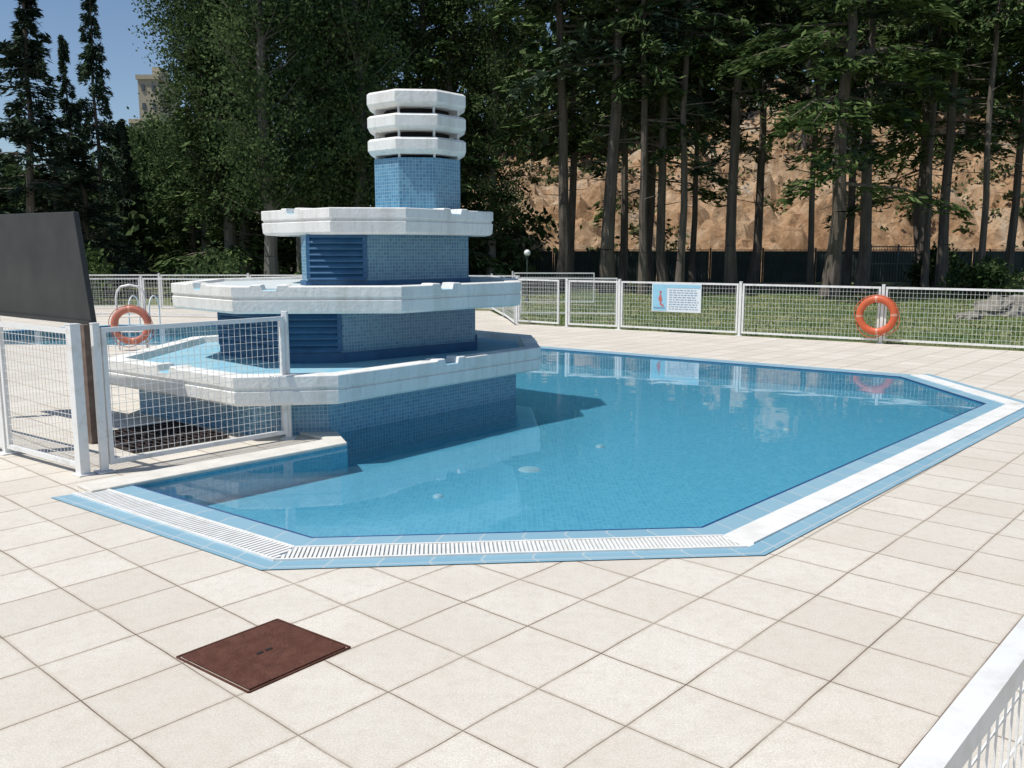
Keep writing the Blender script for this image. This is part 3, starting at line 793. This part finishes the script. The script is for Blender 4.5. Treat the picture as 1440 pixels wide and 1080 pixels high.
for _ in range(200):
    x=rng.uniform(-30,1);y=rng.uniform(38,44);Cn.append((x,y,rng.uniform(.2,3.0)))
Cn=np.array(Cn);c=np.repeat(Cn,50,axis=0)+rng.normal(size=(len(Cn)*50,3))*np.array([.7,.7,.5]);c[:,2]=np.abs(c[:,2])
d=unit(rng.normal(size=c.shape));w=unit(np.cross(d,rng.normal(size=c.shape)))
o=leafmesh('undergrowth',c,d*.2,w*.12,M['wood']);o['kind']='stuff'
n=46000
gx=rng.uniform(-1,20,n);gy=rng.uniform(11,36,n)**1.0
keep=(gy>18.45-.65*(gx-2.2)+.05)&(gx>.4)
keep&=rng.random(n)<np.clip(1.5-(gy-14)/22,.15,1)
gx=gx[keep];gy=gy[keep];n=len(gx)
c=np.stack([gx,gy,np.full(n,.02)],-1);d=np.stack([rng.normal(size=n)*.02,rng.normal(size=n)*.02,rng.uniform(.02,.045,n)],-1)
w=unit(np.stack([rng.normal(size=n),rng.normal(size=n),np.zeros(n)],-1))*.012
o=leafmesh('grass',c,d,w,M['grass']);o['kind']='stuff'

t=None
for i in range(20):
    x=-3+2.5*i;y=43.2-.02*x
    if i==0:
        t=thing('boundary_fence','dark green sheet boundary fence below the hillside','fence',(x,y,0),0,'dark boundary fences')
        g=MB();xs=np.linspace(.05,2.45,33)
        for j in range(32):
            y0=.02*(j%2);y1=.02*((j+1)%2);g.face([(xs[j],y0,.05),(xs[j+1],y1,.05),(xs[j+1],y1,1.55),(xs[j],y0,1.55)])
        g.obj('sheeting',[M['greenfence']],t,merge=True)
        g=MB();g.sq((0,0,0),(0,0,1.7),.07);g.obj('post',[M['greenfence']],t)
        g=MB();g.sq((.04,.0,1.6),(2.46,.0,1.6),.04);g.obj('rail',[M['greenfence']],t)
    else: clone(t,(x,y,0))
t=thing('barred_gate','grey steel gate with vertical bars near the boundary fence','gate',(PX(1212,40),40,0),0)
g=MB()
for zz in(.12,1.0,1.75): g.sq((.04,0,zz),(2.5,0,zz),.05)
for xx in(.04,1.27,2.5): g.sq((xx,0,0),(xx,0,1.85),.07)
g.obj('frame',[M['gategrey']],t)
g=MB()
for j in range(1,20): g.prism((.04+.123*j,0,.12),(.04+.123*j,0,1.75),.014,n=6)
g.obj('bars',[M['gategrey']],t)

def rock(x,y,s,seed,lab):
    bm=bmesh.new();bmesh.ops.create_icosphere(bm,subdivisions=4,radius=1)
    for v in bm.verts:
        k=1+.35*noise.fractal(v.co*1.3+Vector((seed,0,0)),1,2,4)+.12*noise.noise(v.co*4+Vector((seed,3,0)));v.co=Vector((v.co.x*k*s[0],v.co.y*k*s[1],v.co.z*k*s[2]))
    me=bpy.data.meshes.new('rock');bm.to_mesh(me);bm.free();me.materials.append(M['rock'])
    o=bpy.data.objects.new('rock',me);COL.objects.link(o);o.location=(x,y,s[2]*.3);o.rotation_euler=(0,0,seed)
    tag(o,lab,'rock','rocks on the lawn')
rock(12.3,22.6,(.8,.5,.32),1.2,'large grey-brown boulder lying on the lawn')
rock(13.4,23.2,(.8,.5,.36),2.7,'large pale boulder lying on the lawn')
rock(11.0,21.4,(.5,.3,.12),4.1,'small flat grey stone lying on the lawn')
rock(12.9,21.2,(.4,.3,.12),5.3,'small flat grey stone lying on the lawn')
def bush(x,y,r,h,seed,mat):
    rr=np.random.default_rng(seed);t=thing('bush','leafy green bush growing beyond the fence','bush',(x,y,0),0,'bushes beyond the fences')
    m=MB()
    for _ in range(12):
        a=rr.uniform(0,6.28);m.prism((0,0,0),(math.cos(a)*r*.6,math.sin(a)*r*.6,h*rr.uniform(.5,.9)),.03,.006,n=4,caps=False)
    m.obj('stem',[M['bark']],t)
    c0=rr.normal(size=(28,3))*np.array([r*.4,r*.4,h*.2])+np.array([0,0,h*.55]);c=np.repeat(c0,80,axis=0)+rr.normal(size=(28*80,3))*r*.17
    c[:,2]=np.abs(c[:,2]);d=unit(rr.normal(size=c.shape));w=unit(np.cross(d,rr.normal(size=c.shape)))
    leafmesh('foliage',c,d*.09,w*.05,mat,t)
bush(PX(1380,30),30,1.0,1.2,3,M['poplar']);bush(-9.8,29,1.3,1.4,4,M['poplar']);bush(-6.2,30,1.2,1.3,5,M['conifb']);bush(-13.5,28,1.4,1.5,6,M['conifb']);bush(PX(1300,38),38,1.2,1.5,8,M['conif'])

t=thing('garden_lamp','white opal globe lamp on a thin dark post','lamp',(PX(741,28),28,0),0)
g=MB();g.prism((0,0,0),(0,0,1.4),.035,.025,n=10);g.prism((0,0,1.4),(0,0,1.45),.06,n=12);g.prism((0,0,0),(0,0,.12),.07,.05,n=10);g.obj('post',[M['greenfence']],t)
bm=bmesh.new();bmesh.ops.create_uvsphere(bm,u_segments=20,v_segments=12,radius=.10)
for f in bm.faces:f.smooth=True
me=bpy.data.meshes.new('globe');bm.to_mesh(me);bm.free();me.materials.append(M['globe']);o=bpy.data.objects.new('globe',me);COL.objects.link(o);o.parent=t;o.location=(0,0,1.53)

def building(x,y,w,d,h,floors,bays,mat,label,rz=0):
    t=thing('apartment_building',label,'building',(x,y,0),rz)
    g=MB();g.box((0,0,h/2),(w,d,h));g.obj('wall',[M[mat]],t)
    g=MB();g.box((0,0,h+.3),(w+.4,d+.4,.6));g.box((w*.1,0,h+1.3),(w*.4,d*.4,1.6));g.obj('roof',[M[mat]],t)
    wm=None
    for f in range(floors):
        for b in range(bays):
            xx=-w/2+w*(b+.5)/bays;zz=h*(f+.55)/floors
            if wm is None:
                q=MB();q.box((0,0,0),(w/bays*.3,.1,h/floors*.36));wm=q.obj('window',[M['window']],t);wm.location=(xx,-d/2-.06,zz)
            else:
                k=wm.copy();COL.objects.link(k);k.parent=t;k.location=(xx,-d/2-.06,zz)
building(PX(248,130),130,2.8,8,24.5,10,2,'wallbeige','slim beige apartment tower beyond the trees')
building(PX(229,134),136,3.2,8,19.5,8,2,'wallbeige','lower beige apartment block beyond the trees')

# ------------------------------------------------------------------ camera, light, world
cam=bpy.data.cameras.new('Camera');co=bpy.data.objects.new('Camera',cam);COL.objects.link(co)
co.location=(0,0,1.65);co.rotation_euler=(rad(90-8.64),0,0)
cam.sensor_width=36;cam.lens=31.25;cam.clip_end=3000;cam.clip_start=.05
scene.camera=co
el=rad(63);sv=Vector((-.93*math.cos(el),-.37*math.cos(el),math.sin(el))).normalized()
sl=bpy.data.lights.new('Sun','SUN');sl.energy=4.4;sl.angle=rad(.53);sl.color=(1,.965,.91)
so=bpy.data.objects.new('Sun',sl);COL.objects.link(so);so.rotation_euler=(-sv).to_track_quat('-Z','Y').to_euler();so.location=(-10,-5,20)
w=bpy.data.worlds.new('World');scene.world=w;w.use_nodes=True;nt=w.node_tree
for n_ in list(nt.nodes): nt.nodes.remove(n_)
sky=nt.nodes.new('ShaderNodeTexSky');sky.sky_type='NISHITA';sky.sun_disc=False;sky.sun_elevation=el
sky.sun_rotation=math.atan2(sv.x,sv.y)%(2*math.pi);sky.air_density=1.0;sky.dust_density=.4;sky.ozone_density=2.5;sky.altitude=700
bg=nt.nodes.new('ShaderNodeBackground');bg.inputs[1].default_value=.10
ou=nt.nodes.new('ShaderNodeOutputWorld');nt.links.new(sky.outputs[0],bg.inputs[0]);nt.links.new(bg.outputs[0],ou.inputs[0])
scene.view_settings.view_transform='Standard';scene.view_settings.look='None';scene.view_settings.exposure=0
